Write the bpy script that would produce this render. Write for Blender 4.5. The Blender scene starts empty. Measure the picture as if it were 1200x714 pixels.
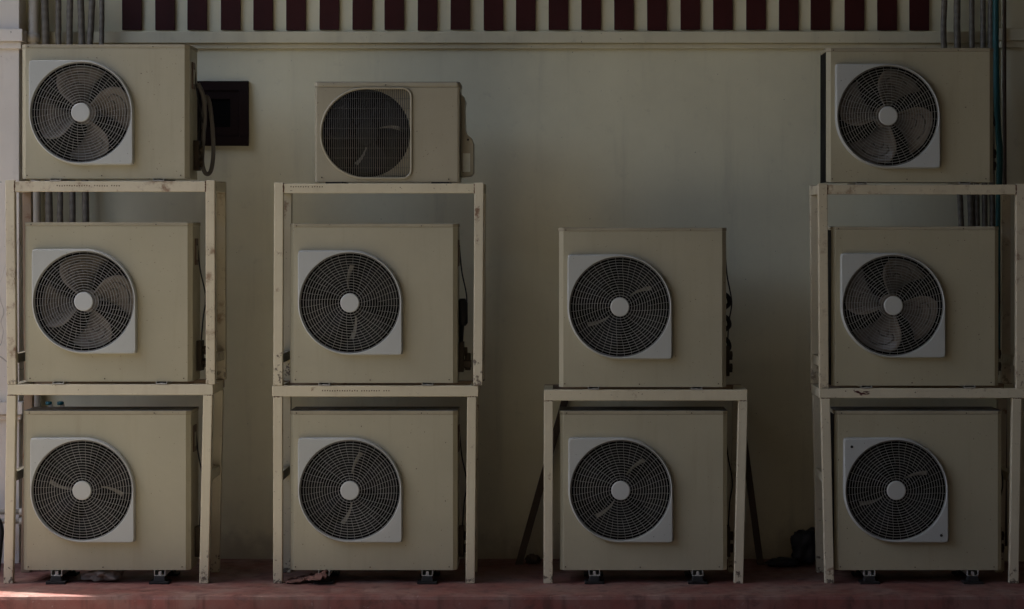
import bpy, bmesh, math, random
from mathutils import Vector, Matrix
random.seed(7)
R = math.radians
scene = bpy.context.scene
COL = scene.collection

# ------------------------------------------------------------------ measured frame of reference
# front plane of the stands is Y = 0, the camera looks along +Y
S = 210.0                 # photo pixels per metre in the front plane
D = 12.8                  # distance of the camera from the front plane
F = S * D
VX, VY = 650.0, 270.0     # where the optical axis meets the photo
CAMZ = (684.0 - VY) / S   # the walkway top is Z = 0
def wx(px, Y=0.0): return (px - VX) * (D + Y) / F
def wz(py, Y=0.0): return CAMZ + (VY - py) * (D + Y) / F
WALL_Y = 0.96
EDGE_Y = -0.42

# ------------------------------------------------------------------ node helpers
def new_mat(name):
    m = bpy.data.materials.new(name); m.use_nodes = True
    nt = m.node_tree; nt.nodes.clear()
    out = nt.nodes.new('ShaderNodeOutputMaterial')
    b = nt.nodes.new('ShaderNodeBsdfPrincipled')
    nt.links.new(b.outputs[0], out.inputs[0])
    return m, nt, b
def node(nt, t, **kw):
    n = nt.nodes.new(t)
    for k, v in kw.items(): setattr(n, k, v)
    return n
def coords(nt, scale=(1, 1, 1), rnd=True):
    tc = node(nt, 'ShaderNodeTexCoord')
    mp = node(nt, 'ShaderNodeMapping'); mp.inputs['Scale'].default_value = scale
    src = tc.outputs['Object']
    if rnd:
        oi = node(nt, 'ShaderNodeObjectInfo')
        mul = node(nt, 'ShaderNodeMath', operation='MULTIPLY'); mul.inputs[1].default_value = 37.0
        nt.links.new(oi.outputs['Random'], mul.inputs[0])
        add = node(nt, 'ShaderNodeVectorMath', operation='ADD')
        nt.links.new(src, add.inputs[0]); nt.links.new(mul.outputs[0], add.inputs[1])
        src = add.outputs[0]
    nt.links.new(src, mp.inputs['Vector'])
    return mp.outputs[0]
def noise(nt, vec, scale, detail=5, rough=0.6, dist=0.0):
    n = node(nt, 'ShaderNodeTexNoise')
    n.inputs['Scale'].default_value = scale; n.inputs['Detail'].default_value = detail
    n.inputs['Roughness'].default_value = rough; n.inputs['Distortion'].default_value = dist
    nt.links.new(vec, n.inputs['Vector']); return n.outputs['Fac']
def ramp(nt, fac, lo, hi, a=0.0, b=1.0):
    m = node(nt, 'ShaderNodeMapRange'); m.interpolation_type = 'SMOOTHSTEP'
    m.inputs['From Min'].default_value = lo; m.inputs['From Max'].default_value = hi
    m.inputs['To Min'].default_value = a; m.inputs['To Max'].default_value = b
    nt.links.new(fac, m.inputs['Value']); return m.outputs[0]
def mix(nt, fac, a, b):
    m = node(nt, 'ShaderNodeMix', data_type='RGBA')
    for sock, v in ((m.inputs[6], a), (m.inputs[7], b)):
        if isinstance(v, tuple): sock.default_value = (*v, 1)
        else: nt.links.new(v, sock)
    if isinstance(fac, float): m.inputs[0].default_value = fac
    else: nt.links.new(fac, m.inputs[0])
    return m.outputs[2]
def bump(nt, b, h, strength, dist=0.002):
    n = node(nt, 'ShaderNodeBump'); n.inputs['Strength'].default_value = strength
    n.inputs['Distance'].default_value = dist
    nt.links.new(h, n.inputs['Height']); nt.links.new(n.outputs[0], b.inputs['Normal'])

def surface(name, col, rough=0.5, var=0.12, streak=0.0, streak_col=(0.12, 0.09, 0.06), speck=0.0,
            speck_col=(0.05, 0.03, 0.02), rust=0.0, rust_col=(0.16, 0.06, 0.025), bumps=0.15, bscale=60,
            spec=0.4, metallic=0.0, vscale=2.5, foot=0.0):
    m, nt, b = new_mat(name)
    v = coords(nt)
    c = mix(nt, ramp(nt, noise(nt, v, vscale, 6), 0.3, 0.7),
            tuple(x * (1 - var) for x in col), tuple(min(1, x * (1 + var * 0.6)) for x in col))
    c = mix(nt, ramp(nt, noise(nt, v, vscale * 14, 4), 0.35, 0.75, 0, 0.25 * min(1, var * 6)), c, tuple(x * 0.8 for x in col))
    if streak:
        vs = coords(nt, (9, 9, 0.7))
        c = mix(nt, ramp(nt, noise(nt, vs, 2.0, 5, 0.6), 0.5, 0.8, 0, streak), c, streak_col)
    if rust:
        c = mix(nt, ramp(nt, noise(nt, v, 9.0, 10, 0.68), 0.66 - 0.12 * rust, 0.70, 0, 0.85), c, rust_col)
    oi2 = node(nt, 'ShaderNodeObjectInfo')
    c = mix(nt, ramp(nt, oi2.outputs['Random'], 0.0, 1.0, 0.0, 0.16), c, (col[0] * 0.9, col[1] * 0.83, col[2] * 0.62))
    if foot:   # chipped paint and rust creeping up from the feet
        tc = node(nt, 'ShaderNodeTexCoord'); sx = node(nt, 'ShaderNodeSeparateXYZ'); nt.links.new(tc.outputs['Object'], sx.inputs[0])
        ma = node(nt, 'ShaderNodeMath', operation='MULTIPLY_ADD'); ma.inputs[1].default_value = -0.75
        nt.links.new(sx.outputs[2], ma.inputs[0]); nt.links.new(noise(nt, v, 24.0, 8, 0.7), ma.inputs[2])
        c = mix(nt, ramp(nt, ma.outputs[0], 0.50, 0.56, 0, foot), c, (0.085, 0.06, 0.045))
        c = mix(nt, ramp(nt, ma.outputs[0], 0.60, 0.63, 0, foot * .7), c, (0.30, 0.28, 0.25))
    if speck:
        c = mix(nt, ramp(nt, noise(nt, v, 85.0, 2, 0.5), 0.735 - 0.05 * speck, 0.77, 0, 0.85), c, speck_col)
    nt.links.new(c, b.inputs['Base Color'])
    rr = ramp(nt, noise(nt, v, 7.0, 5), 0.3, 0.7, rough - 0.08, min(1, rough + 0.12))
    nt.links.new(rr, b.inputs['Roughness'])
    b.inputs['Specular IOR Level'].default_value = spec
    b.inputs['Metallic'].default_value = metallic
    if bumps: bump(nt, b, noise(nt, v, bscale, 4), bumps)
    return m

M = {}
M['cream'] = surface('cream_paint', (0.425, 0.397, 0.288), 0.42, 0.05, streak=0.22, streak_col=(0.27, 0.22, 0.14), speck=0.35, bumps=0.06, bscale=25)
M['cream_lid'] = surface('dusty_lid', (0.38, 0.345, 0.25), 0.6, 0.15, streak=0.1, speck=0.7, rust=0.3)
M['lid_top'] = surface('lid_dust', (0.20, 0.19, 0.17), 0.85, 0.3)
M['beige'] = surface('beige_paint', (0.36, 0.335, 0.255), 0.4, 0.05, streak=0.15, speck=0.3, bumps=0.05)
M['plate'] = surface('grey_plastic', (0.47, 0.495, 0.485), 0.38, 0.05, streak=0.15, streak_col=(0.3, 0.27, 0.24), speck=0.3, bumps=0.04)
M['wire'] = surface('guard_wire', (0.30, 0.30, 0.285), 0.5, 0.25, bumps=0, vscale=4)
M['wire_fine'] = surface('fine_guard_wire', (0.12, 0.115, 0.10), 0.5, 0.25, bumps=0)
M['hub'] = surface('hub_plastic', (0.48, 0.50, 0.49), 0.42, 0.04, bumps=0.03)
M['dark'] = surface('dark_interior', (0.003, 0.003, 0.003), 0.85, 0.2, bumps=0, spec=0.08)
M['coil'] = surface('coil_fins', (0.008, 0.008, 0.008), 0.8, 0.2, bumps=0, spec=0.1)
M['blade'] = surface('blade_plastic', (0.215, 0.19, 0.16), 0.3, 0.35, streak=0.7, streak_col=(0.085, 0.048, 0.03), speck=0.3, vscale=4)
M['blade_ridge'] = surface('blade_groove', (0.10, 0.09, 0.075), 0.6, 0.1, bumps=0)
M['blade_dark'] = surface('dark_blade', (0.007, 0.007, 0.0075), 0.55, 0.2, bumps=0, spec=0.2)
M['blade_edge'] = surface('pale_blade_edge', (0.24, 0.225, 0.185), 0.7, 0.4, vscale=18, bumps=0)  # paler strip along one edge of some dark blades
M['stand'] = surface('stand_paint', (0.635, 0.585, 0.44), 0.5, 0.08, streak=0.2, streak_col=(0.3, 0.22, 0.13), speck=0.6, rust=0.45, bumps=0.15, foot=0.9)
M['stand_rusty'] = surface('stand_paint_rusty', (0.635, 0.575, 0.43), 0.55, 0.1, streak=0.3, streak_col=(0.3, 0.2, 0.1), speck=0.9, rust=1.1, bumps=0.2, foot=0.6)
M['stand_shaded'] = surface('stand_paint_in_shade', (0.30, 0.22, 0.15), 0.6, 0.15, streak=0.3, rust=0.5, speck=0.6)  # cream stand paint browned to paint in the shade at the rear
M['weld'] = surface('rusty_weld', (0.13, 0.065, 0.035), 0.8, 0.4, vscale=20, bumps=0.5)
M['mark'] = surface('stamp_mark', (0.11, 0.07, 0.04), 0.7, 0.2, bumps=0)
M['scrape'] = surface('scraped_primer', (0.07, 0.015, 0.014), 0.6, 0.3, bumps=0)
M['screw'] = surface('screw_metal', (0.07, 0.055, 0.045), 0.5, 0.3, bumps=0)
M['rubber'] = surface('black_rubber', (0.012, 0.012, 0.013), 0.65, 0.2, bumps=0.1)
M['zinc'] = surface('bracket_zinc', (0.45, 0.45, 0.43), 0.45, 0.15, rust=0.4, metallic=0.3)
M['black'] = surface('black_plastic', (0.014, 0.014, 0.014), 0.5, 0.2)
M['brass'] = surface('valve_metal', (0.06, 0.045, 0.03), 0.5, 0.3, metallic=0.4)
M['cable'] = surface('grey_cable', (0.14, 0.13, 0.115), 0.55, 0.2)
M['label'] = surface('paper_label', (0.62, 0.66, 0.60), 0.6, 0.12, vscale=20, bumps=0)
M['nameplate'] = surface('nameplate_brown', (0.13, 0.075, 0.05), 0.5, 0.3, vscale=10, bumps=0)
M['maroon'] = surface('maroon_paint', (0.050, 0.0085, 0.0095), 0.5, 0.22, streak=0.3, streak_col=(0.02, 0.005, 0.005), speck=0.3, bumps=0.2, spec=0.25)
M['brown'] = surface('vent_brown', (0.013, 0.0055, 0.005), 0.55, 0.2, spec=0.15)
M['pvc'] = surface('pvc', (0.56, 0.53, 0.46), 0.4, 0.05, streak=0.2, speck=0.3, bumps=0.03)
M['teal'] = surface('teal_plastic', (0.02, 0.13, 0.16), 0.4, 0.1, bumps=0)
M['hose_teal'] = surface('teal_hose', (0.014, 0.105, 0.112), 0.4, 0.12, bumps=0)
M['stone'] = surface('concrete_lump', (0.22, 0.19, 0.17), 0.9, 0.3, bumps=0.8, bscale=30)
M['timber'] = surface('dark_timber', (0.085, 0.062, 0.046), 0.7, 0.3, streak=0.3, bumps=0.3)
M['bag'] = surface('dark_blue_bag', (0.020, 0.023, 0.034), 0.5, 0.2, bumps=0.4, bscale=20)
M['rag'] = surface('brown_rag', (0.15, 0.075, 0.06), 0.9, 0.35, vscale=12, bumps=0.7)

def pipe_wrap():
    m, nt, b = new_mat('pipe_tape')
    v = coords(nt, (1, 1, 1))
    w = node(nt, 'ShaderNodeTexWave', bands_direction='Z'); w.inputs['Scale'].default_value = 6
    w.inputs['Distortion'].default_value = 4; w.inputs['Detail'].default_value = 3; w.inputs['Detail Scale'].default_value = 2
    nt.links.new(v, w.inputs['Vector'])
    c = mix(nt, ramp(nt, w.outputs['Fac'], 0.1, 0.9), (0.15, 0.135, 0.11), (0.185, 0.17, 0.14))
    c = mix(nt, ramp(nt, noise(nt, v, 14, 6), 0.5, 0.75, 0, 0.6), c, (0.11, 0.095, 0.08))
    nt.links.new(c, b.inputs['Base Color']); b.inputs['Roughness'].default_value = 0.55
    bump(nt, b, w.outputs['Fac'], 0.15, 0.002)
    return m
M['wrap'] = pipe_wrap()

def wall_mat(name, col, damp=True, crack=0.0):
    m, nt, b = new_mat(name)
    tc = node(nt, 'ShaderNodeTexCoord'); v = tc.outputs['Object']
    c = mix(nt, ramp(nt, noise(nt, v, 1.1, 8, 0.62), 0.3, 0.7), tuple(x * 0.9 for x in col), tuple(x * 1.04 for x in col))
    mp = node(nt, 'ShaderNodeMapping'); mp.inputs['Scale'].default_value = (5, 5, 0.45); nt.links.new(v, mp.inputs['Vector'])
    c = mix(nt, ramp(nt, noise(nt, mp.outputs[0], 1.6, 6, 0.6), 0.52, 0.8, 0, 0.4), c, tuple(x * 0.6 for x in col))
    c = mix(nt, ramp(nt, noise(nt, v, 11, 8, 0.7), 0.56, 0.72, 0, 0.22), c, tuple(x * 0.55 for x in col))
    c = mix(nt, ramp(nt, noise(nt, v, 60, 2, 0.5), 0.735, 0.77, 0, 0.7), c, (0.06, 0.045, 0.03))
    if crack:
        nv = node(nt, 'ShaderNodeTexNoise'); nv.inputs['Scale'].default_value = 3; nt.links.new(v, nv.inputs['Vector'])
        av = node(nt, 'ShaderNodeVectorMath', operation='MULTIPLY_ADD'); av.inputs[1].default_value = (.35, .35, .35)
        nt.links.new(nv.outputs['Color'], av.inputs[0]); nt.links.new(v, av.inputs[2])
        vo = node(nt, 'ShaderNodeTexVoronoi', feature='DISTANCE_TO_EDGE'); vo.inputs['Scale'].default_value = 1.4
        nt.links.new(av.outputs[0], vo.inputs['Vector'])
        mk = node(nt, 'ShaderNodeMath', operation='MULTIPLY'); nt.links.new(ramp(nt, vo.outputs['Distance'], 0.002, 0.006, 1, 0), mk.inputs[0])
        nt.links.new(ramp(nt, noise(nt, v, 1.7, 3), 0.45, 0.6, 0, crack), mk.inputs[1])
        c = mix(nt, mk.outputs[0], c, (0.25, 0.22, 0.19))
    if damp:   # splashed dirt along the foot of the wall, ragged upper edge
        sx = node(nt, 'ShaderNodeSeparateXYZ'); nt.links.new(v, sx.inputs[0])
        ad = node(nt, 'ShaderNodeMath', operation='MULTIPLY_ADD'); ad.inputs[1].default_value = -0.5
        nt.links.new(noise(nt, v, 6, 6), ad.inputs[0]); nt.links.new(sx.outputs[2], ad.inputs[2])
        c = mix(nt, ramp(nt, ad.outputs[0], -0.25, -0.02, 0.4, 0.0), c, (0.13, 0.10, 0.08))
    nt.links.new(c, b.inputs['Base Color']); b.inputs['Roughness'].default_value = 0.75
    b.inputs['Specular IOR Level'].default_value = 0.3
    bump(nt, b, noise(nt, v, 22, 8, 0.65), 0.25, 0.004)
    return m
M['wall'] = wall_mat('wall_render', (0.80, 0.775, 0.575))
M['pilaster'] = wall_mat('pilaster_render', (0.87, 0.82, 0.74), False, 0.6)
M['trim'] = wall_mat('trim_render', (0.72, 0.685, 0.505), False)

def floor_mat(name='red_floor_paint', red=(0.185, 0.070, 0.060), dust=(0.225, 0.145, 0.125), streaks=0.45):
    m, nt, b = new_mat(name)
    tc = node(nt, 'ShaderNodeTexCoord'); v = tc.outputs['Object']
    c = mix(nt, ramp(nt, noise(nt, v, 2.4, 9, 0.68), 0.40, 0.66), red, dust)
    c = mix(nt, ramp(nt, noise(nt, v, 9, 8, 0.7, 0.4), 0.52, 0.68, 0, 0.7), c, (0.075, 0.032, 0.03))
    mp = node(nt, 'ShaderNodeMapping'); mp.inputs['Scale'].default_value = (14, 14, 1.2); nt.links.new(v, mp.inputs['Vector'])
    c = mix(nt, ramp(nt, noise(nt, mp.outputs[0], 1.0, 5), 0.5, 0.66, 0, streaks), c, (0.055, 0.022, 0.02))
    c = mix(nt, ramp(nt, noise(nt, v, 40, 3), 0.66, 0.74, 0, 0.5), c, (0.36, 0.29, 0.27))
    nt.links.new(c, b.inputs['Base Color'])
    nt.links.new(ramp(nt, noise(nt, v, 5, 5), 0.3, 0.7, 0.45, 0.8), b.inputs['Roughness'])
    bump(nt, b, noise(nt, v, 30, 8, 0.7), 0.5, 0.004)
    return m
M['floor'] = floor_mat()
M['riser'] = floor_mat('red_riser_paint', (0.23, 0.070, 0.060), (0.25, 0.125, 0.11), 0.5)
M['blocker'] = surface('blocker_dark', (0.10, 0.085, 0.07), 0.7, 0.2)  # dark finish of the added roof slab and right side wall
M['ground'] = surface('yard_concrete', (0.15, 0.137, 0.115), 0.85, 0.2, bumps=0.3, vscale=0.8)

# ------------------------------------------------------------------ mesh builder
class MB:
    def __init__(s): s.v = []; s.f = []; s.m = []; s.sm = []
    def add(s, vs, fs, mi=0, smooth=False):
        o = len(s.v); s.v += [Vector(p) for p in vs]
        for f in fs: s.f.append([i + o for i in f]); s.m.append(mi); s.sm.append(smooth)
    def hexa(s, p, mi=0):   # p: 4 bottom then 4 top points
        s.add(p, [(3, 2, 1, 0), (4, 5, 6, 7), (0, 1, 5, 4), (1, 2, 6, 5), (2, 3, 7, 6), (3, 0, 4, 7)], mi)
    def box(s, x0, x1, y0, y1, z0, z1, mi=0):
        s.hexa([(x0, y0, z0), (x1, y0, z0), (x1, y1, z0), (x0, y1, z0), (x0, y0, z1), (x1, y0, z1), (x1, y1, z1), (x0, y1, z1)], mi)
    def prism(s, pts, z0, z1, mi=0, top_mi=None):
        n = len(pts)
        s.add([(x, y, z0) for x, y in pts] + [(x, y, z1) for x, y in pts], [(i, (i + 1) % n, n + (i + 1) % n, n + i) for i in range(n)], mi)
        s.add([(x, y, z0) for x, y in pts], [tuple(range(n - 1, -1, -1))], mi)
        s.add([(x, y, z1) for x, y in pts], [tuple(range(n))], mi if top_mi is None else top_mi)
    def tube(s, path, r, seg=8, closed=False, mi=0, caps=True):
        path = [Vector(p) for p in path]; n = len(path); rings = []
        up = None
        for i, p in enumerate(path):
            a = path[(i - 1) % n] if (closed or i > 0) else p
            b = path[(i + 1) % n] if (closed or i < n - 1) else p
            t = (b - a).normalized()
            if up is None:
                up = Vector((0, 1, 0)) if abs(t.y) < 0.8 else Vector((1, 0, 0))
            u = (up - t * up.dot(t)).normalized(); w = t.cross(u); up = u
            rr = r[i] if isinstance(r, (list, tuple)) else r
            rings.append([p + (u * math.cos(2 * math.pi * k / seg) + w * math.sin(2 * math.pi * k / seg)) * rr for k in range(seg)])
        vs = [q for ring in rings for q in ring]; fs = []
        for i in range(n if closed else n - 1):
            j = (i + 1) % n
            for k in range(seg):
                l = (k + 1) % seg
                fs.append((i * seg + k, i * seg + l, j * seg + l, j * seg + k))
        s.add(vs, fs, mi, True)
        if caps and not closed:
            s.add(rings[0], [tuple(range(seg - 1, -1, -1))], mi); s.add(rings[-1], [tuple(range(seg))], mi)
    def build(s, name, mats, parent=None, bevel=0.0, solid=0.0, world=False):
        """world=True: the points are scene coordinates; they are stored relative to the parent"""
        me = bpy.data.meshes.new(name)
        off = origin_of(parent) if (world and parent) else Vector((0, 0, 0))
        me.from_pydata([tuple(p - off) for p in s.v], [], s.f)
        if not isinstance(mats, (list, tuple)): mats = [mats]
        for m in mats: me.materials.append(m)
        for i, p in enumerate(me.polygons): p.material_index = s.m[i]; p.use_smooth = s.sm[i]
        bm = bmesh.new(); bm.from_mesh(me); bmesh.ops.remove_doubles(bm, verts=bm.verts, dist=1e-6)
        bmesh.ops.recalc_face_normals(bm, faces=bm.faces); bm.to_mesh(me); bm.free()
        o = bpy.data.objects.new(name, me); COL.objects.link(o)
        if parent: o.parent = parent
        if solid:
            md = o.modifiers.new('thick', 'SOLIDIFY'); md.thickness = solid; md.offset = 0
        if bevel:
            md = o.modifiers.new('edge', 'BEVEL'); md.width = bevel; md.segments = 2; md.limit_method = 'ANGLE'; md.angle_limit = R(40)
        return o
def origin_of(o):
    v = Vector((0, 0, 0))
    while o: v += o.location; o = o.parent
    return v
def tag(o, label=None, cat=None, group=None, kind=None):
    if label: o['label'] = label
    if cat: o['category'] = cat
    if group: o['group'] = group
    if kind: o['kind'] = kind
    return o
def empty(name, loc, label, cat, group=None):
    o = bpy.data.objects.new(name, None); COL.objects.link(o); o.location = loc; o.empty_display_size = 0.1
    return tag(o, label, cat, group)
def smooth_path(pts, n=10):
    """Catmull-Rom through the points"""
    P = [Vector(p) for p in pts]; P = [2 * P[0] - P[1]] + P + [2 * P[-1] - P[-2]]; out = []
    for i in range(1, len(P) - 2):
        for k in range(n):
            t = k / n
            out.append(0.5 * ((2 * P[i]) + (P[i + 1] - P[i - 1]) * t + (2 * P[i - 1] - 5 * P[i] + 4 * P[i + 1] - P[i + 2]) * t * t
                              + (-P[i - 1] + 3 * P[i] - 3 * P[i + 1] + P[i + 2]) * t ** 3))
    out.append(P[-2]); return out

# ------------------------------------------------------------------ setting: yard, raised walkway
GZ = -0.15
g = MB(); g.add([(-400, -400, GZ), (400, -400, GZ), (400, 400, GZ), (-400, 400, GZ)], [(0, 1, 2, 3)])
tag(g.build('ground', M['ground']), kind='structure')
w = MB()                     # concrete walkway with a worn, slightly uneven nosing
nx = 260; xs = [-9 + 15 * i / nx for i in range(nx + 1)]
prof = lambda x, k: (random.uniform(-0.004, 0.004))
rows = []
for x in xs:
    j = 0.004 * math.sin(x * 5.1) + 0.003 * math.sin(x * 13.7 + 1) + random.uniform(-0.0015, 0.0015)
    rows.append([(x, 1.3, 0), (x, 0.2, 0), (x, EDGE_Y + 0.022 + j, 0), (x, EDGE_Y + 0.006 + j, -0.006 + j * 0.3), (x, EDGE_Y + j * 0.6, -0.024), (x, EDGE_Y, GZ - 0.05)])
vs = [p for r_ in rows for p in r_]; k = 6
w.add(vs, [(i * k + c, i * k + c + 1, (i + 1) * k + c + 1, (i + 1) * k + c) for i in range(nx) for c in range(k - 2)], 0, False)
w.add(vs, [(i * k + k - 2, i * k + k - 1, (i + 1) * k + k - 1, (i + 1) * k + k - 2) for i in range(nx)], 1, False)
tag(w.build('pavement', [M['floor'], M['riser']]), kind='structure')

# ------------------------------------------------------------------ the building
bld = empty('building', (0, WALL_Y, 0), 'cream rendered building wall with moulding and maroon slats behind the cooling units', 'building')
TOPZ = 6.5
b = MB(); b.box(-4.5, 5.0, WALL_Y, WALL_Y + 0.22, -0.1, 10.9); b.build('wall', M['wall'], bld, world=True)
mo = MB()
x0, x1 = wx(27, .9), wx(1174, .9)
def band(mb, xa, xb, ya, yb, out, back=WALL_Y):      # a string course between photo rows ya (top) and yb (bottom)
    Y = back - out
    mb.box(xa, xb, Y, back + 0.01, wz(yb, Y), wz(ya, Y))
mo = MB(); band(mo, x0, x1, 37, 50.5, 0.055); mo.build('moulding', M['trim'], bld, bevel=0.004, world=True)
mo = MB(); band(mo, x0, x1, 51, 57, 0.028); mo.build('moulding', M['trim'], bld, bevel=0.004, world=True)
# maroon vertical boards
sl = MB(); zb = wz(34.5, WALL_Y - .03)
for i in range(25):
    c = 142.5 + 38.5 * i + random.uniform(-0.8, 0.8)
    xa, xb = wx(c, WALL_Y - .03), wx(c + 23, WALL_Y - .03)
    sk = random.uniform(-0.004, 0.004); z = zb - random.uniform(0, 0.006)
    y0_, y1_ = WALL_Y - 0.018 - random.uniform(0, .004), WALL_Y - 0.003
    sl.hexa([(xa, y0_, z), (xb, y0_, z), (xb, y1_, z), (xa, y1_, z), (xa + sk, y0_, 3.95), (xb + sk, y0_, 3.95), (xb + sk, y1_, 3.95), (xa + sk, y1_, 3.95)])
sl.build('slat_panel', M['maroon'], bld, bevel=0.002, world=True)
# brown vent hatch
def wallrect(mb, px0, px1, py0, py1, ya, yb):
    mb.box(wx(px0, ya), wx(px1, ya), ya, yb, wz(py1, ya), wz(py0, ya))
VF = WALL_Y - 0.03
vt = MB()
wallrect(vt, 222, 291, 95, 106, VF, WALL_Y + .01); wallrect(vt, 222, 291, 160, 171, VF, WALL_Y + .01)
vt.box(wx(222, VF), wx(233, VF), VF, WALL_Y + .01, wz(160, VF), wz(106, VF)); vt.box(wx(280, VF), wx(291, VF), VF, WALL_Y + .01, wz(160, VF), wz(106, VF))
vent = vt.build('vent', M['brown'], bld, bevel=0.003, world=True)
v2 = MB()
VG = WALL_Y - 0.018
wallrect(v2, 233, 280, 106, 116, VG, WALL_Y + .008); wallrect(v2, 233, 280, 149, 160, VG, WALL_Y + .008)
v2.box(wx(233, VG), wx(244, VG), VG, WALL_Y + .008, wz(149, VG), wz(116, VG)); v2.box(wx(270, VG), wx(280, VG), VG, WALL_Y + .008, wz(149, VG), wz(116, VG))
v2.build('vent_frame', M['brown'], vent, bevel=0.002, world=True)
v3 = MB(); v3.box(wx(244, VG), wx(270, VG), WALL_Y - .005, WALL_Y + .005, wz(149, VG), wz(116, VG)); v3.build('vent_opening', M['dark'], vent, world=True)
# pilasters
def pilaster(xa, xb, bands, out=0.18, mat='pilaster'):
    Y = WALL_Y - out
    p = MB(); p.box(xa, xb, Y, WALL_Y + 0.02, -0.05, TOPZ - .01)
    po = p.build('pilaster', M[mat], bld, bevel=0.004, world=True)
    for ya, yb, out, ex0, ex1 in bands:
        q = MB(); Yb = Y - out
        q.box(xa - ex0, xb + ex1, Yb, WALL_Y + 0.015, wz(yb, Yb), wz(ya, Yb)); q.build('pilaster_band', M[mat], po, bevel=0.004, world=True)
PY = WALL_Y - 0.18
pilaster(-3.9, wx(22.5, PY), [(34, 48.5, .05, .03, .03), (49, 57, .025, .016, .016), (471.5, 486, .05, .03, .03), (486.5, 492, .025, .016, .016)])
pilaster(wx(1177, PY), 3.6, [(33, 47.5, .05, .03, .03), (48, 56, .025, .016, .016)], 0.10, 'trim')
# buttress-shaped blocker added unseen at the left; its corner cuts the walkway sunlight
SL = 0.28
bx = -4.2; by = -0.27 + SL * (-3.03 - (bx - 0.22))
q = MB(); q.box(bx - 0.22, bx, by, WALL_Y - .002, -0.2, 11.0); q.build('pilaster', M['pilaster'], bld, world=True)  # an added light blocker, not one of the building's pilasters
# unseen roof slab and right side wall, added to limit the sky light
q = MB(); q.box(-4.6, 5.2, -13.5, WALL_Y - .001, TOPZ, TOPZ + 0.18); q.build('roof_blocker', M['blocker'], bld, world=True)
q = MB(); q.box(4.2, 4.4, -13.4, WALL_Y - .003, -0.2, TOPZ - .004); q.build('wall', M['blocker'], bld, world=True)  # added unseen wall that blocks light from the right

ob = MB(); ob.box(-12.4, 12, -15.5, -14.5, -0.3, 7.5)  # unseen wall, added to block low sky from the front
tag(ob.build('opposite_blocker', M['timber']), 'dark wall added out of view across the yard to block low sky light', 'wall')

BLOCKER_H = 6.0  # height of the unseen wall added to cut low sky at the left
ob = MB(); ob.box(-12.5, -11.5, -14.4, 6, -0.3, BLOCKER_H)
tag(ob.build('left_blocker', M['timber']), 'dark wall added out of view left of the yard to cut low sky light', 'wall')

# ------------------------------------------------------------------ pipes on the wall
def vpipe(name, pts, dpx, mat, Y, label, cat, group=None, wob=0.0, extra=None):
    """pts: photo pixels down the pipe's axis at depth Y"""
    P = [(wx(x, Y) , Y, wz(y, Y)) for x, y in pts]
    r = dpx * 0.92 * (D + Y) / F / 2
    path = smooth_path(P, 14)
    path = [p + Vector((random.uniform(-wob, wob), random.uniform(-wob, wob), 0)) for p in path]
    rr = [r * (1 + random.uniform(-wob * 22, wob * 22)) for _ in path]
    mb = MB(); mb.tube(path, rr, 14)
    o = mb.build(name, mat); tag(o, label, cat, group)
    if extra: extra(o, Y)
    return o
def collar(o, Y):
    mb = MB(); zc = wz(44, Y); x = wx(39.2, Y)
    mb.tube([(x, Y, zc - .025), (x, Y, zc + .025)], 0.037, 20); mb.build('pipe_collar', M['pvc'], o)
    for s_ in (): pass
PYp = WALL_Y - 0.10
vpipe('drain_pipe', [(39.5, -20), (39.2, 120), (42, 250), (41.5, 480), (41, 640)], 12.5, M['pvc'], PYp,
      'white plastic drainpipe running down the wall behind the leftmost stack', 'pipe', extra=collar)
lp = [(53, 9.5, [(52, -20), (53.5, 50), (55, 130), (57.5, 250), (57, 430)], 'silvery taped pipe next to the white drainpipe, thickest of its row'),
      (68.5, 7.5, [(68.5, -20), (68.5, 50), (69, 130), (70.5, 250), (70, 430)], 'grey taped pipe, second from the white drainpipe'),
      (82, 8.2, [(82.5, -20), (81.5, 50), (83, 130), (85, 250), (84, 430)], 'grey taped pipe, third from the white drainpipe'),
      (96, 8.5, [(94, -20), (96, 50), (98, 140), (100.5, 250), (104, 430)], 'grey taped pipe, fourth from the white drainpipe'),
      (107, 8.0, [(109, -20), (105.5, 50), (104, 120), (112, 200), (95, 330)], 'grey taped pipe, fifth from the white drainpipe'),
      (119, 6.5, [(119.5, -20), (119, 50), (118, 120), (110, 190), (106, 300)], 'thinnest grey taped pipe, farthest from the white drainpipe')]
for i, (c, dpx, pts, lab) in enumerate(lp):
    if i == 4: pts = [(109, -20), (105.5, 50), (100, 120), (84, 170), (60, 205)]
    if i == 5: pts = [(119.5, -20), (119, 50), (116, 110), (112, 150), (90, 190)]
    vpipe('insulated_pipe', pts, dpx, M['wrap'], PYp - (0.05 if i >= 4 else 0), lab + ' in the left corner', 'pipe', 'taped pipes on the wall by the left stack', 0.0007)
rp = [(1106, 7.5, 'leftmost grey pipe above the unit at top right'), (1122, 8.5, 'second grey pipe from the left above the unit at top right'),
      (1139, 7, 'middle grey pipe of five above the unit at top right'), (1152, 7, 'grey pipe two along from the teal hose at top right'),
      (1161, 7.5, 'grey pipe touching the teal hose at top right')]
for i, (c, dpx, lab) in enumerate(rp):
    sh = [20, 16, 6, 2, 2][i]
    vpipe('insulated_pipe', [(c + (1.5 if i == 0 else 0), -20), (c, 50), (c + sh * .4, 130), (c + sh, 250), (c + sh, 430)], dpx, M['wrap'], PYp, lab, 'pipe',
          'taped pipes on the wall by the right stack', 0.0007)
vpipe('hose', [(1167, -20), (1167, 60), (1168.5, 130), (1171.5, 180), (1171, 214), (1170, 300), (1170, 420)], 8, M['hose_teal'], WALL_Y - 0.22,
      'teal plastic hose hanging down beside the unit at top right', 'hose')
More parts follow.
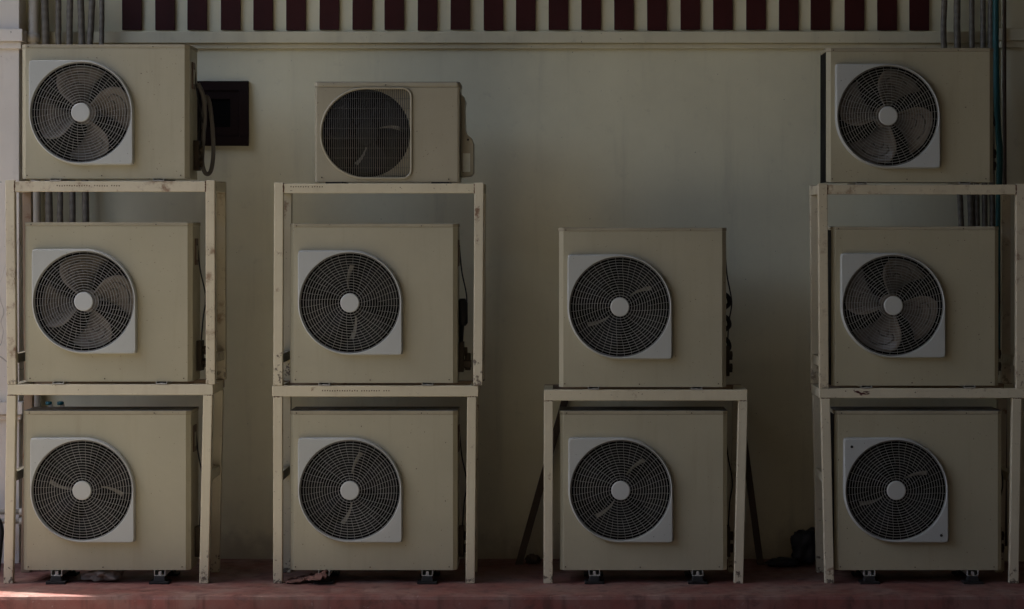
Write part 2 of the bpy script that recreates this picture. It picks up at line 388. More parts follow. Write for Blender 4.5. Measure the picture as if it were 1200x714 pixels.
vpipe('wall_pipe', [(1177, -20), (1177, 100), (1177.5, 250), (1178, 640)], 5, M['timber'], WALL_Y - 0.15,
      'thin dark pipe running beside the teal hose at the right pilaster', 'pipe')
for x, lab in ((57, 'short pipe with a teal cap nearer the white drainpipe'), (71, 'short pipe with a teal cap farther from the white drainpipe')):
    Y = WALL_Y - 0.18
    mb = MB(); mb.tube([(wx(x + 2, Y), Y, wz(640, Y)), (wx(x + 2, Y), Y, wz(474, Y))], 0.014, 12)
    o = mb.build('capped_pipe', M['pvc']); tag(o, lab, 'pipe', 'capped pipes behind the left stack')
    mb = MB(); mb.tube([(wx(x, Y), Y, wz(474.5, Y)), (wx(x, Y), Y, wz(471, Y)), (wx(x, Y), Y, wz(470.5, Y))], [0.02, 0.02, 0.012], 12); mb.build('cap', M['teal'], o)
# two plastic pipes at the bottom left corner and a dark one at the very edge
for y, lab in ((600, 'upper white plastic pipe reaching out of the left edge behind the stand'), (611, 'lower white plastic pipe reaching out of the left edge behind the stand')):
    Y = 0.60
    mb = MB(); mb.tube([(wx(-60, Y), Y, wz(y, Y)), (wx(30, Y), Y, wz(y, Y))], 0.015, 14); o = mb.build('water_pipe', M['pvc'])
    tag(o, lab, 'pipe', 'white water pipes at the left edge')
    mb = MB(); mb.tube([(wx(23, Y), Y, wz(y, Y)), (wx(28, Y), Y, wz(y, Y))], 0.021, 14); mb.build('pipe_collar', M['pvc'], o)
mb = MB(); Y = 0.45
mb.tube(smooth_path([(wx(-3, Y), Y, 0.0), (wx(0, Y), Y, wz(640, Y)), (wx(1, Y), Y, wz(618, Y)), (wx(-8, Y), Y, wz(606, Y)), (wx(-40, Y), Y, wz(606, Y))]), 0.016, 12)
tag(mb.build('hose', M['black']), 'dark hose bending up from the floor at the bottom left edge', 'hose')

# ------------------------------------------------------------------ outdoor units
GR = 61.0 / S            # half size of the fan plate
HR = 58.8 / S            # radius of its opening
def ring_outline(cx, cz, N, fn): return [(cx + fn(a) * math.cos(a), cz + fn(a) * math.sin(a)) for a in (2 * math.pi * i / N for i in range(N))]
def rect_ray(cx, cz, a, x0, x1, z0, z1):
    dx, dz = math.cos(a), math.sin(a); t = 1e9
    if dx > 1e-9: t = min(t, (x1 - cx) / dx)
    if dx < -1e-9: t = min(t, (x0 - cx) / dx)
    if dz > 1e-9: t = min(t, (z1 - cz) / dz)
    if dz < -1e-9: t = min(t, (z0 - cz) / dz)
    return (cx + dx * t, cz + dz * t)
def pierced_front(mb, x0, x1, z0, z1, y, loopfn, cx, cz, N=128, depth=0.1, mi_tube=1):
    """flat front sheet between a rectangle and a closed opening, plus the opening's inner lip"""
    ang = sorted(set([round(2 * math.pi * i / N, 6) for i in range(N)] + [round(math.atan2(z - cz, x - cx) % (2 * math.pi), 6) for x in (x0, x1) for z in (z0, z1)]))
    n = len(ang)
    inner = [loopfn(a) for a in ang]; outer = [rect_ray(cx, cz, a, x0, x1, z0, z1) for a in ang]
    vs = [(p[0], y, p[1]) for p in outer] + [(p[0], y, p[1]) for p in inner] + [(p[0], y + depth, p[1]) for p in inner]
    mb.add(vs, [(i, (i + 1) % n, n + (i + 1) % n, n + i) for i in range(n)], 0)
    mb.add(vs, [(n + i, n + (i + 1) % n, 2 * n + (i + 1) % n, 2 * n + i) for i in range(n)], mi_tube, True)

def fan_part(parent, cx, cz, y, r1, light, ang0, n=4):
    fan = MB(); fan.tube([(0, 0.0, 0), (0, 0.055, 0)], 0.062, 24)
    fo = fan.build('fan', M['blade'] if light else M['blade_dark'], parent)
    fo.location = (cx, y, cz); fo.rotation_euler = (0, -ang0, 0)
    nr, nc = 9, 10
    span = R(56) if light else R(58)
    for k in range(n):
        mb = MB(); base = 2 * math.pi * k / n; pts = []
        for i in range(nr):
            v = i / (nr - 1); r = 0.055 + (r1 - 0.055) * v
            sp = span * (0.78 + 0.32 * math.sin(v * 2.2)); sweep = R(-18) * v * v + R(8)
            for j in range(nc):
                u = j / (nc - 1)
                rr = r * (1 - 0.05 * (2 * abs(u - .5)) ** 3 * v)
                a = base + sweep + sp * (u - 0.5)
                pts.append((rr * math.cos(a), (0.17 if light else 0.06) * (0.55 - u) * (1 - 0.25 * v) + 0.012 + 0.01 * math.sin(math.pi * u), rr * math.sin(a)))
        fs, ms = [], []
        mb.v = [Vector(p) for p in pts]
        for i in range(nr - 1):
            for j in range(nc - 1):
                mb.f.append([i * nc + j, i * nc + j + 1, (i + 1) * nc + j + 1, (i + 1) * nc + j]); mb.sm.append(True)
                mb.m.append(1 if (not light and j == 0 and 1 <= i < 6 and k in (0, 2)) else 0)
        if light:   # moulded hook-shaped ridge
            def on(v, u):
                i = min(nr - 2, int(v * (nr - 1))); fi = v * (nr - 1) - i; j = min(nc - 2, int(u * (nc - 1))); fj = u * (nc - 1) - j
                P = lambda a_, b_: Vector(pts[a_ * nc + b_])
                p = (P(i, j) * (1 - fi) + P(i + 1, j) * fi) * (1 - fj) + (P(i, j + 1) * (1 - fi) + P(i + 1, j + 1) * fi) * fj
                return p + Vector((0, -0.003, 0))
            mb.tube(smooth_path([on(.80, .25), on(.84, .45), on(.80, .68), on(.66, .80), on(.52, .74)], 6), 0.0026, 6, mi=1)
            mb.tube(smooth_path([on(.50, .30), on(.58, .45), on(.56, .60), on(.44, .62)], 6), 0.0022, 6, mi=1)
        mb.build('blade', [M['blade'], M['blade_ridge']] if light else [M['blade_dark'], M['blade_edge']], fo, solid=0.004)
    return fo

def bracket(parent, x, zb, depth, foot_h):
    """folded U channel running front to back, on a rubber foot for the units on the floor"""
    mb = MB(); t = 0.004; w_ = 0.062; y0, y1 = -0.02, depth + 0.06
    zl = zb - (0.030 if foot_h else 0.013)
    mb.box(x - w_ / 2, x + w_ / 2, y0, y1, zl, zl + t)
    mb.box(x - w_ / 2 , x - w_ / 2 + t, y0, y1, zl + t, zb); mb.box(x + w_ / 2 - t, x + w_ / 2, y0, y1, zl + t, zb)
    mb.box(x - 0.008, x + 0.008, y0 + .004, y0 + .02, zl + t, zb - .006)
    o = mb.build('bracket', M['zinc'], parent)
    if foot_h:
        for yy in (0.0, depth):
            f = MB(); zt = zl
            f.box(x - 0.055, x + 0.055, yy - 0.05, yy + 0.05, 0, 0.014)
            f.hexa([(x - .034, yy - .035, .014), (x + .034, yy - .035, .014), (x + .034, yy + .035, .014), (x - .034, yy + .035, .014),
                    (x - .026, yy - .028, zt), (x + .026, yy - .028, zt), (x + .026, yy + .028, zt), (x - .026, yy + .028, zt)])
            f.build('rubber_foot', M['rubber'], o, bevel=0.003)

UD = 0.30
def make_unit(w_, h, gl, gt, light, ang0, floor):
    """w_, h: casing size; gl, gt: offset of the fan plate from the casing's left and top edge. Local origin: middle of the base, front plane y = 0"""
    root = bpy.data.objects.new('condenser_unit', None); COL.objects.link(root); root.empty_display_size = 0.1
    zb = 0.0724 if floor else 0.0145
    c = 0.024; lid = 0.021
    x0, x1 = -w_ / 2, w_ / 2; z0, z1 = zb, zb + h - lid
    cx = x0 + gl + GR; cz = zb + h - gt - GR
    mb = MB()
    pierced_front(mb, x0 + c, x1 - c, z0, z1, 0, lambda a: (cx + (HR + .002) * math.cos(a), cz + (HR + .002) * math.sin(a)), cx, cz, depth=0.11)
    plan = [(x0 + c, 0), (x0, c), (x0, UD), (x1, UD), (x1, c), (x1 - c, 0)]
    for i in range(5):
        (xa, ya), (xb, yb) = plan[i], plan[i + 1]
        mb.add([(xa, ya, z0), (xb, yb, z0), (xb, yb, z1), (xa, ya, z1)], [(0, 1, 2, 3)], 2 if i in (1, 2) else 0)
    mb.add([(x, y, z0) for x, y in plan], [tuple(range(6))])
    # dark coil wall at the back of the fan chamber
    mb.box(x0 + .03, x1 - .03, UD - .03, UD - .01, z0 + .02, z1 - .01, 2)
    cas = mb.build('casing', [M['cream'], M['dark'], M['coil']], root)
    # screws
    for sx_, sz in ((x0 + .032, z0 + .018), (x0 + .48 * w_, z0 + .016), (x1 - .045, z0 + .018), (x0 + .038, z1 + .008), (x1 - .20, z1 + .008)):
        sc = MB(); sc.tube([(sx_, -0.0045, sz), (sx_, 0.002, sz)], 0.0036, 10); sc.build('screw', M['screw'], cas)
    o_ = 0.0025
    lp_ = [(x0 + c - .001, -o_), (x1 - c + .001, -o_), (x1 + o_, c - .001), (x1 + o_, UD + o_), (x0 - o_, UD + o_), (x0 - o_, c - .001)]
    t = MB(); t.prism(lp_, z1 + .0008, z1 + lid, 0, 1); t.build('top_cover', [M['cream_lid'], M['lid_top']], root, bevel=0.003)
    # fan plate: square at two opposite corners, round at the other two
    def outer(a):
        ca, sa = math.cos(a), math.sin(a)
        if ca * sa > 0: return GR
        return min(GR / max(abs(ca), abs(sa)), GR * 1.395)
    N = 160; A = [2 * math.pi * i / N for i in range(N)]
    lv = [(lambda a: outer(a) + .003, 0.0), (lambda a: outer(a), -0.032), (lambda a: outer(a) - 0.0055, -0.040), (lambda a: max(HR + 0.0012, min(outer(a) - 0.006, HR + .0035)), -0.040), (lambda a: HR, -0.035), (lambda a: HR + .002, 0.012)]
    p = MB(); vs = []
    for fn, y in lv: vs += [(cx + fn(a) * math.cos(a), y, cz + fn(a) * math.sin(a)) for a in A]
    p.add(vs, [(l * N + i, l * N + (i + 1) % N, (l + 1) * N + (i + 1) % N, (l + 1) * N + i) for l in range(5) for i in range(N)])
    plate = p.build('grille_plate', M['plate'], root)
    # wire guard: concentric rings and curved radial wires
    wg = MB(); nr = 15; r0, r1 = 0.066, HR - 0.004
    for i in range(nr):
        r = r0 + (r1 - r0) * i / (nr - 1)
        y = -0.027 - 0.008 * (1 - (i / (nr - 1)) ** 2)
        wg.tube([(cx + r * math.cos(2 * math.pi * k / 72), y, cz + r * math.sin(2 * math.pi * k / 72)) for k in range(72)], 0.0018, 6, True)
    for k in range(40):
        a0 = 2 * math.pi * k / 40; st = 0.0 if k % 2 == 0 else 0.45; path = []
        for i in range(13):
            v = st + (1 - st) * i / 12; r = 0.05 + (r1 - 0.05) * v
            a = a0 + 0.55 * v - 0.30 * v * v
            path.append((cx + r * math.cos(a), -0.0235 - 0.008 * (1 - v * v), cz + r * math.sin(a)))
        wg.tube(path, 0.0009, 5)
    wg.build('wire_guard', M['wire'], plate)
    hb = MB(); hr = 11.2 / S
    hb.tube([(cx, -0.026, cz), (cx, -0.041, cz), (cx, -0.0445, cz), (cx, -0.0455, cz)], [hr, hr, hr - .003, hr - .006], 40)
    ho = hb.build('hub_cap', M['hub'], plate)
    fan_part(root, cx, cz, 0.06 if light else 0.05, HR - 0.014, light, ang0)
    for fx in (0.206, 0.822): bracket(root, x0 + fx * w_, zb, UD, floor)
    # side handle recess and nameplate on the right flank
    hd = MB(); hd.box(x1 + .0005, x1 + .006, .10, .20, z1 - .22, z1 - .07); hd.build('side_handle', M['nameplate'], root, bevel=.002)
    hs = MB(); hs.box(x1 + .0065, x1 + .008, .12, .18, z1 - .19, z1 - .11); hs.build('rating_label', M['beige'], root)
    # valve block and cable low on the right flank
    vb = MB(); zv = zb + 0.10
    vb.box(x1, x1 + .03, .16, .26, zv - .05, zv + .12)
    for q in (0.0, 0.07):
        vb.tube([(x1 + .015, .20, zv + q), (x1 + .05, .20, zv + q)], 0.016, 10); vb.tube([(x1 + .04, .20, zv + q + .02), (x1 + .04, .20, zv + q - .03)], 0.010, 8)
    vb.build('service_valve', M['brass'], root, bevel=.003)
    cb = MB(); cb.tube(smooth_path([(x1 + .004, .17, z1 - .10), (x1 + .018, .19, z1 - .25), (x1 + .045, .21, z1 - .40), (x1 + .03, .22, zv + .25), (x1 + .02, .2, zv + .1)], 8), 0.004, 8)
    cb.build('power_cable', M['black'], root)
    return root
def children(o): return [c for c in COL.objects if c.parent == o]
def copy_tree(o, parent=None):
    c = o.copy(); COL.objects.link(c); c.parent = parent
    for ch in children(o): copy_tree(ch, c)
    return c
def fan_of(o): return [c for c in children(o) if c.name.startswith('fan')][0]

UY = 0.02
SH = 0.986   # the unit faces stand a touch behind the front plane
TW, TH = 196.5 / S, 187.0 / S
SW, SHH = 196.5 / S, 157.5 / S
protos = {}
def place_unit(kind, px_left, py_base, label, ang, yaw=0.0, group='cream condenser units'):
    """kind: tall_floor / tall_shelf / tall_light / short"""
    if kind not in protos:
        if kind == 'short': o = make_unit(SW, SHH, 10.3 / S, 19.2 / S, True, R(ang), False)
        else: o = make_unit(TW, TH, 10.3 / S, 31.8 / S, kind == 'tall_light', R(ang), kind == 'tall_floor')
        protos[kind] = o
    else:
        o = copy_tree(protos[kind])
    z = 0.0 if kind == 'tall_floor' else wz(py_base, 0)
    o.location = (wx(px_left + 98.2, UY), UY, z); o.rotation_euler = (0, 0, R(yaw))
    fan_of(o).rotation_euler = (0, -R(ang), 0)
    tag(o, label, 'air conditioner', group)
    return o
place_unit('tall_floor', 26.5, 0, 'cream outdoor air conditioner on the floor of the leftmost stack, pinkish light on its front', 20)
place_unit('tall_floor', 339.5, 0, 'cream outdoor air conditioner on the floor beside a crumpled brown rag', 285)
place_unit('tall_floor', 656, 0, 'cream outdoor air conditioner on the floor, beneath the stack of only two', 80)
place_unit('tall_floor', 978, 0, 'cream outdoor air conditioner on the floor with screws in its fan plate corners, right end', 235)
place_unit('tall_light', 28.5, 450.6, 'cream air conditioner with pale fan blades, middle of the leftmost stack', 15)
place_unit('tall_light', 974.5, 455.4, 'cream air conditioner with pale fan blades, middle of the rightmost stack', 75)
place_unit('tall_shelf', 339.5, 452.2, 'cream air conditioner directly under the stand carrying the small beige unit', 300)
place_unit('tall_shelf', 655, 457.0, 'cream air conditioner with open wall above it, top of the two unit stack', 60)
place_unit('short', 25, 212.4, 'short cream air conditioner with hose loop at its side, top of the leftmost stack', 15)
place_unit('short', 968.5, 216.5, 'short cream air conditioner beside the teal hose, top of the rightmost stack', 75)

# ---- the small beige unit on top of the second stack
def small_unit():
    px0, px1, py0, py1 = 368.5, 539, 95.5, 213.0
    root = empty('condenser_unit', (wx((px0 + px1) / 2, UY), UY, wz(215.2, 0)), 'small beige air conditioner with straight wire D shaped grille, on top of the second stack', 'air conditioner')
    w_ = (px1 - px0) / S; h = (py1 - py0) / S; zb = 0.010; d = 0.27
    x0, x1 = -w_ / 2, w_ / 2; lid = 0.032; z0, z1 = zb, zb + h - lid
    r = 52.3 / S; cx = x0 + (428.9 - px0) / S; cz = zb + (py1 - 156) / S; xr = x0 + (481.5 - px0) / S
    def D_(a, g):    # D shaped opening: half circle at the left, rounded rectangle at the right; g grows it
        rr = r + g
        ca, sa = math.cos(a), math.sin(a)
        if ca <= 0: return (cx + rr * ca, cz + rr * sa)
        hx = xr - cx + g; hz = rr; k = 0.045 + g
        t = min(hx / ca if ca > 1e-9 else 1e9, hz / abs(sa) if abs(sa) > 1e-9 else 1e9)
        x, z = ca * t, sa * t
        qx, qz = hx - k, hz - k
        if x > qx and abs(z) > qz:      # corner arc
            sg = 1 if sa > 0 else -1
            # solve |t*dir - (qx, qz)| = k
            bq = ca * qx + abs(sa) * qz; cq = qx * qx + qz * qz - k * k
            t = bq + math.sqrt(max(0, bq * bq - cq)); x, z = ca * t, sa * t
        return (cx + x, cz + z)
    mb = MB(); c = 0.014
    pierced_front(mb, x0 + c, x1 - c, z0, z1, 0, lambda a: D_(a, 0), cx, cz, depth=0.02, mi_tube=0)
    plan = [(x0 + c, 0), (x0 + c * .3, c * .3), (x0, c), (x0, d), (x1, d), (x1, c), (x1 - c * .3, c * .3), (x1 - c, 0)]
    for i in range(7):
        (xa, ya), (xb, yb) = plan[i], plan[i + 1]
        mb.add([(xa, ya, z0), (xb, yb, z0), (xb, yb, z1), (xa, ya, z1)], [(0, 1, 2, 3)])
    mb.add([(x, y, z0) for x, y in plan], [tuple(range(8))])
    # recessed beige panel with the round fan mouth
    ang = [2 * math.pi * i / 96 for i in range(96)]
    n = 96; rf = r * 0.985
    vs = [(D_(a, 0)[0], .02, D_(a, 0)[1]) for a in ang] + [(cx + rf * math.cos(a), .02, cz + rf * math.sin(a)) for a in ang] + [(cx + rf * math.cos(a), .11, cz + rf * math.sin(a)) for a in ang]
    mb.add(vs, [(i, (i + 1) % n, n + (i + 1) % n, n + i) for i in range(n)], 0)
    mb.add(vs, [(n + i, n + (i + 1) % n, 2 * n + (i + 1) % n, 2 * n + i) for i in range(n)], 1, True)
    mb.box(x0 + .02, x1 - .02, d - .03, d - .01, z0 + .02, z1 - .01, 2)
    cas = mb.build('casing', [M['beige'], M['dark'], M['coil']], root)
    t = MB(); e = .003
    t.prism([(x0 + c, -e), (x1 - c, -e), (x1 + e, c), (x1 + e, d + e), (x0 - e, d + e), (x0 - e, c)], z1 + .001, z1 + lid, 0, 1)
    t.build('top_cover', [M['beige'], M['lid_top']], root, bevel=.008)
    # bead round the grille and its wires
    gb = MB()
    gb.tube([(D_(a, 0.003)[0], -0.004, D_(a, 0.003)[1]) for a in (2 * math.pi * i / 160 for i in range(160))], 0.007, 8, True)
    gr = gb.build('grille_frame', M['beige'], root)
    wg = MB(); nv = 43; xl = cx - r
    for i in range(1, nv):
        x = xl + (xr - xl) * i / nv
        if x < cx: zz = math.sqrt(max(0, r * r - (x - cx) ** 2))
        else:
            zz = r; q = x - (xr - .045)
            if q > 0: zz = r - .045 + math.sqrt(max(0, .045 ** 2 - q * q))
        wg.tube([(x, -0.004, cz - zz), (x, -0.004, cz + zz)], 0.0021, 5)
    for i in range(1, 9):
        z = -r + 2 * r * i / 9
        wg.tube([(cx - math.sqrt(r * r - z * z), 0.0, cz + z), (xr, 0.0, cz + z)], 0.0010, 5)
    wg.build('wire_guard', M['wire_fine'], gr)
    fan_part(root, cx, cz, 0.05, rf - .012, False, R(40), 3)
    ft = MB()
    ft.box(x0 + .06, x0 + .16, .0, d + .05, 0, zb - .0005); ft.box(x1 - .16, x1 - .06, .0, d + .05, 0, zb - .0005); ft.build('base_rail', M['black'], root)
    # moulded pipe cover on the right flank
    Yc = 0.16
    pr = [(539, 108), (543, 112), (545, 118), (544, 126), (544.5, 150), (546, 156), (552, 161), (554.5, 168), (554.5, 202), (551, 206), (539, 207.5)]
    pts = [(x1 + (px - 539) / S * 1.0 , zb + (py1 - py) / S) for px, py in pr]
    pc = MB(); m_ = len(pts)
    pc.add([(x, Yc - .08, z) for x, z in pts] + [(x, Yc + .09, z) for x, z in pts],
           [tuple(range(m_)), tuple(range(2 * m_ - 1, m_ - 1, -1))] + [(i, i + m_, (i + 1) % m_ + m_, (i + 1) % m_) for i in range(m_)])
    pco = pc.build('pipe_cover', M['beige'], root, bevel=.004)
    lb = MB(); lb.box(x1 + 3 / S, x1 + 11.5 / S, Yc - .0825, Yc - .081, zb + (py1 - 201) / S, zb + (py1 - 179) / S); lb.build('rating_label', M['label'], pco)
    lc = MB(); lc.tube([(x1 + 9 / S, Yc - .086, zb + (py1 - 163) / S), (x1 + 9 / S, Yc - .08, zb + (py1 - 163) / S)], .006, 10); lc.build('screw_head', M['black'], pco)
    for px, py in ((377, 208), (452, 209.5), (526, 210), (452, 99.5)):
        x, z = x0 + (px - px0) / S, zb + (py1 - py) / S
        sc = MB(); sc.tube([(x, -.006, z), (x, .004, z)], .0042, 10); sc.build('screw', M['screw'], cas)
small_unit()
# screws in the plate corners of the rightmost floor unit
ru = [o for o in COL.objects if o.parent is None and 'screws in its fan plate' in o.get('label', '')][0]
rp_ = [c for c in children(ru) if c.name.startswith('grille_plate')][0]
ux0 = -TW / 2 + 10.3 / S; uz = .0724 + TH - 31.8 / S
for fx, fz in ((.072, .08), (.93, .93)):
    sc = MB(); sc.tube([(ux0 + fx * 2 * GR, -.043, uz - fz * 2 * GR), (ux0 + fx * 2 * GR, -.038, uz - fz * 2 * GR)], .008, 12)
    sc.build('screw', M['black'], rp_)

# hose loop hanging at the side of the top left unit
mb = MB(); Y = 0.24
hp = [(232, 98), (238, 112), (240, 135), (238, 165), (237, 190), (241, 203), (247, 200), (250, 180), (249, 150), (246, 122), (242, 112), (239.5, 122), (238.5, 150)]
mb.tube(smooth_path([(wx(x, Y + .012 * k), Y + .012 * k, wz(y, Y)) for k, (x, y) in enumerate(hp)], 10), 0.0125, 10)
tag(mb.build('hose', M['cable']), 'loop of grey hose hanging beside the short unit on the leftmost stack', 'hose')
# valve gear between the second stack's middle unit and its post
def dark_gear(px, py0, py1, label, Y=.22):
    root = empty('filter_drier', (wx(px, Y), Y, wz(py1, Y)), label, 'filter')
    c = MB(); x = wx(px, Y)
    za, zc = wz(py1, Y), wz(py0, Y)
    hgt = zc - za
    c.tube([(x, Y, za + hgt * .62), (x, Y, za + hgt * .66), (x, Y, za + hgt * .94), (x, Y, zc)], [.018, .030, .030, .016], 16); c.build('canister', M['black'], root, world=True)
    t = MB(); t.tube([(x - .008, Y, za), (x - .008, Y, za + hgt * .62)], .012, 10); t.build('pipe', M['black'], root, world=True)
    v = MB(); v.box(x - .045, x + .05, Y - .03, Y + .03, za + hgt * .04, za + hgt * .14); v.tube([(x + .03, Y, za - .03 + .03), (x + .03, Y, za + hgt * .24)], .017, 10); v.build('valve', M['brass'], root, bevel=.004, world=True)
dark_gear(542, 350, 434, 'dark filter canister and valve squeezed between middle unit and post of the second stack')
# insulated elbows at the right side of the two unit stack
e = MB(); Y = .24
for y in (353, 379, 405):
    e.tube(smooth_path([(wx(848, Y), Y, wz(y - 9, Y)), (wx(853, Y), Y, wz(y - 5, Y)), (wx(854.5, Y), Y, wz(y + 3, Y)), (wx(848, Y), Y, wz(y + 9, Y))], 6), .013, 10)
tag(e.build('hose', M['black']), 'coiled black hose bulging out behind the upper unit of the two unit stack', 'hose')

# ------------------------------------------------------------------ steel stands
TB = 0.050                # tube size
FD = 0.46                 # depth of a stand
def post(mb, xt, xb, zt, zb, Y, wpx=10.8, zt2=None):
    a = wpx / S
    mb.hexa([(xb, Y, zb), (xb + a, Y, zb), (xb + a, Y + TB, zb), (xb, Y + TB, zb), (xt, Y, zt), (xt + a, Y, zt), (xt + a, Y + TB, zt), (xt, Y + TB, zt)])
def dots(mb, runs, y, Yf, step=2.9, jit=0.25):
    for xa, xb in runs:
        x = xa
        while x < xb:
            cx_, cz_ = wx(x, Yf), wz(y + random.uniform(-jit, jit), Yf)
            mb.box(cx_ - .0028, cx_ + .0028, Yf - .0006, Yf + .0005, cz_ - .0035, cz_ + .0035); x += step
def stand(label, tops, bots, rail, yb, over, stretch, mat='stand', stamp=None, scrape=None, group='cream steel stands'):
    """tops/bots: left photo pixel of the two front posts at top and bottom; rail: (x0, x1, ytop, ybottom); over: the rail lies over the post tops; yb: bottom row (None = floor)"""
    zb = 0.0 if yb is None else wz(yb)
    xm = wx((bots[0] + bots[1]) / 2)
    root = empty('steel_stand', (xm, FD / 2, zb), label, 'steel stand', group)
    m = M[mat]; mr = M['stand_shaded']
    zt, zl = wz(rail[2]), wz(rail[3])
    ptop = zl - .0005 if over else zt + 0.006
    X = [(wx(tops[i]), wx(bots[i])) for i in (0, 1)]
    a = 10.8 / S
    for (xt, xb) in X:
        p = MB(); post(p, xt, xb, ptop, zb, 0.0); po = p.build('post', m, root, bevel=.004, world=True)
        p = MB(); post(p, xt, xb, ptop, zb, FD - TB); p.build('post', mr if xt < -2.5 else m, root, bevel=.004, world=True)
    rx0, rx1 = (wx(rail[0]), wx(rail[1])) if over else (X[0][0] + a + .0005, X[1][0] - .0005)
    r_ = MB(); r_.box(rx0, rx1, 0.002, TB, zl, zt); ro = r_.build('rail', m, root, bevel=.004, world=True)
    r_ = MB(); r_.box(rx0, rx1, FD - TB, FD - .002, zl + .012, zt); r_.build('rail', M['stand_shaded'], root, bevel=.004, world=True)
    for k, (xt, xb) in enumerate(X):
        r_ = MB(); xx = (rx0 if k == 0 else rx1 - a) if over else xt
        r_.box(xx + .001, xx + a - .001, TB + .0005, FD - TB - .0005, zl + .002, zt - .002); r_.build('side_rail', m, root, bevel=.003, world=True)
        r_ = MB(); f = (wz(stretch) - zb) / (ptop - zb); xs_ = xb + (xt - xb) * f
        r_.box(xs_ + .006, xs_ + a - .006, TB - .001, FD - TB + .001, wz(stretch + 5.5), wz(stretch - 5.5)); r_.build('stretcher', m, root, bevel=.003, world=True)
    for k in (0, 1):     # welded joints between post and rail
        wm = MB(); n = 9
        if over:
            xa = X[k][0] + .002; xb = X[k][0] + a - .002
            pts = [(xa + (xb - xa) * q / n, .003 + random.uniform(-.001, .001), zl - .0012 + random.uniform(-.0015, .001)) for q in range(n + 1)]
        else:
            xx = X[0][0] + a if k == 0 else X[1][0]
            pts = [(xx + random.uniform(-.0012, .0012), .003 + random.uniform(-.001, .0005), zl + (zt - zl) * q / n) for q in range(n + 1)]
        wm.tube(pts, [random.uniform(.0012, .0042) * (1.0 if over else 1.3) for _ in pts], 7)
        wm.build('weld', M['weld'], root, world=True)
    if stamp:
        d_ = MB(); dots(d_, stamp[0], stamp[1], 0.002); d_.build('stamped_marks', M['mark'], ro, world=True)
    if scrape:
        s_ = MB()
        for (px, py, rw, rh) in scrape:
            n = 9; cx_, cz_ = wx(px), wz(py)
            ring = [(cx_ + rw / S * random.uniform(.6, 1.1) * math.cos(2 * math.pi * k / n), 0.0012, cz_ + rh / S * random.uniform(.5, 1.1) * math.sin(2 * math.pi * k / n)) for k in range(n)]
            s_.add(ring + [(p[0], 0.0025, p[2]) for p in ring], [tuple(range(n))] + [(k, (k + 1) % n, n + (k + 1) % n, n + k) for k in range(n)])
        s_.build('paint_scrape', M['scrape'], ro, world=True)
    return root
stand('cream steel stand on the floor of the leftmost stack', (7.8, 238), (4, 233.3), (8.6, 249.5, 450.6, 463.2), None, True, 560)
stand('rust stained cream steel stand holding the short unit of the leftmost stack', (6, 240.8), (8, 241.2), (16, 241, 212.4, 224.8), 450.6, False, 421, 'stand_rusty', stamp=([(67, 106), (111, 126), (131, 142)], 217.8))
stand('cream steel stand on the floor beside the crumpled brown rag', (320, 547.5), (320, 545.6), (318.6, 560.6, 452.2, 465), None, True, 560, stamp=([(378, 420), (424, 446), (450, 458)], 458))
stand('cream steel stand carrying the small beige unit', (321.2, 556), (320.2, 554.6), (331, 556, 215.2, 226.6), 452.2, False, 421, stamp=([(341, 362), (366, 380)], 219))
stand('low cream steel stand with one outward leaning leg, under the two unit stack', (637.4, 865.5), (637, 860.2), (637.4, 876, 457, 469.8), None, True, 555)
stand('cream steel stand on the floor with a dark red scrape on its rail', (962, 1186.5), (966.8, 1183), (960, 1204, 455.4, 466.8), None, True, 562, scrape=[(1004, 459.3, 3.5, 1.4), (1007, 460.6, 3, 1.2), (1011, 461.6, 5, 1.5), (1015, 459.4, 4.5, 1.1), (1017, 461.8, 2.5, 1), (1009, 463, 2.2, .7), (991, 458.5, 1.0, .9), (1001, 457.6, 1.2, .6)])
stand('rust stained cream steel stand holding the short unit of the rightmost stack', (959, 1191), (960.5, 1191), (970, 1192, 216.5, 228), 455.4, False, 425, 'stand_rusty')

# ------------------------------------------------------------------ odds and ends on the floor
def lump(name, mat, px, py, Y, sx, sy, sz, label, cat, seed, sub=4, rough=0.35, flat=True):
    bm = bmesh.new(); bmesh.ops.create_icosphere(bm, subdivisions=sub, radius=1)
    rnd = random.Random(seed); off = Vector((rnd.uniform(0, 50),) * 3)
    from mathutils import noise as nz
    for v in bm.verts:
        n = v.co.normalized(); k = 1 + rough * nz.noise(n * 1.6 + off) + rough * .5 * nz.noise(n * 4 + off)
        v.co = Vector((n.x * sx * k, n.y * sy * k, max(-0.55, n.z) * sz * k))
    z0 = min(v.co.z for v in bm.verts)
    for v in bm.verts: v.co.z -= z0
    me = bpy.data.meshes.new(name); bm.to_mesh(me); bm.free(); me.materials.append(mat)
    for p in me.polygons: p.use_smooth = True
    o = bpy.data.objects.new(name, me); COL.objects.link(o); o.location = (wx(px, Y), Y, 0); return tag(o, label, cat)
lump('concrete_chunk', M['stone'], 121, 680, 0.10, 0.10, 0.08, 0.045, 'low grey chunk of concrete under the leftmost floor unit', 'concrete chunk', 3, rough=.5)
lump('plastic_bag', M['bag'], 944, 670, 0.72, 0.085, 0.07, 0.125, 'dark crumpled bag slumped on the floor against the rightmost stand', 'bag', 11)
lump('cloth', M['bag'], 918, 672, 0.66, 0.10, 0.06, 0.03, 'low dark cloth lying beside the slumped dark bag', 'cloth', 19)
lump('stone', M['timber'], 624, 662, 0.78, 0.045, 0.04, 0.032, 'small dark stone at the foot of the leaning timber left of the two unit stack', 'stone', 5)
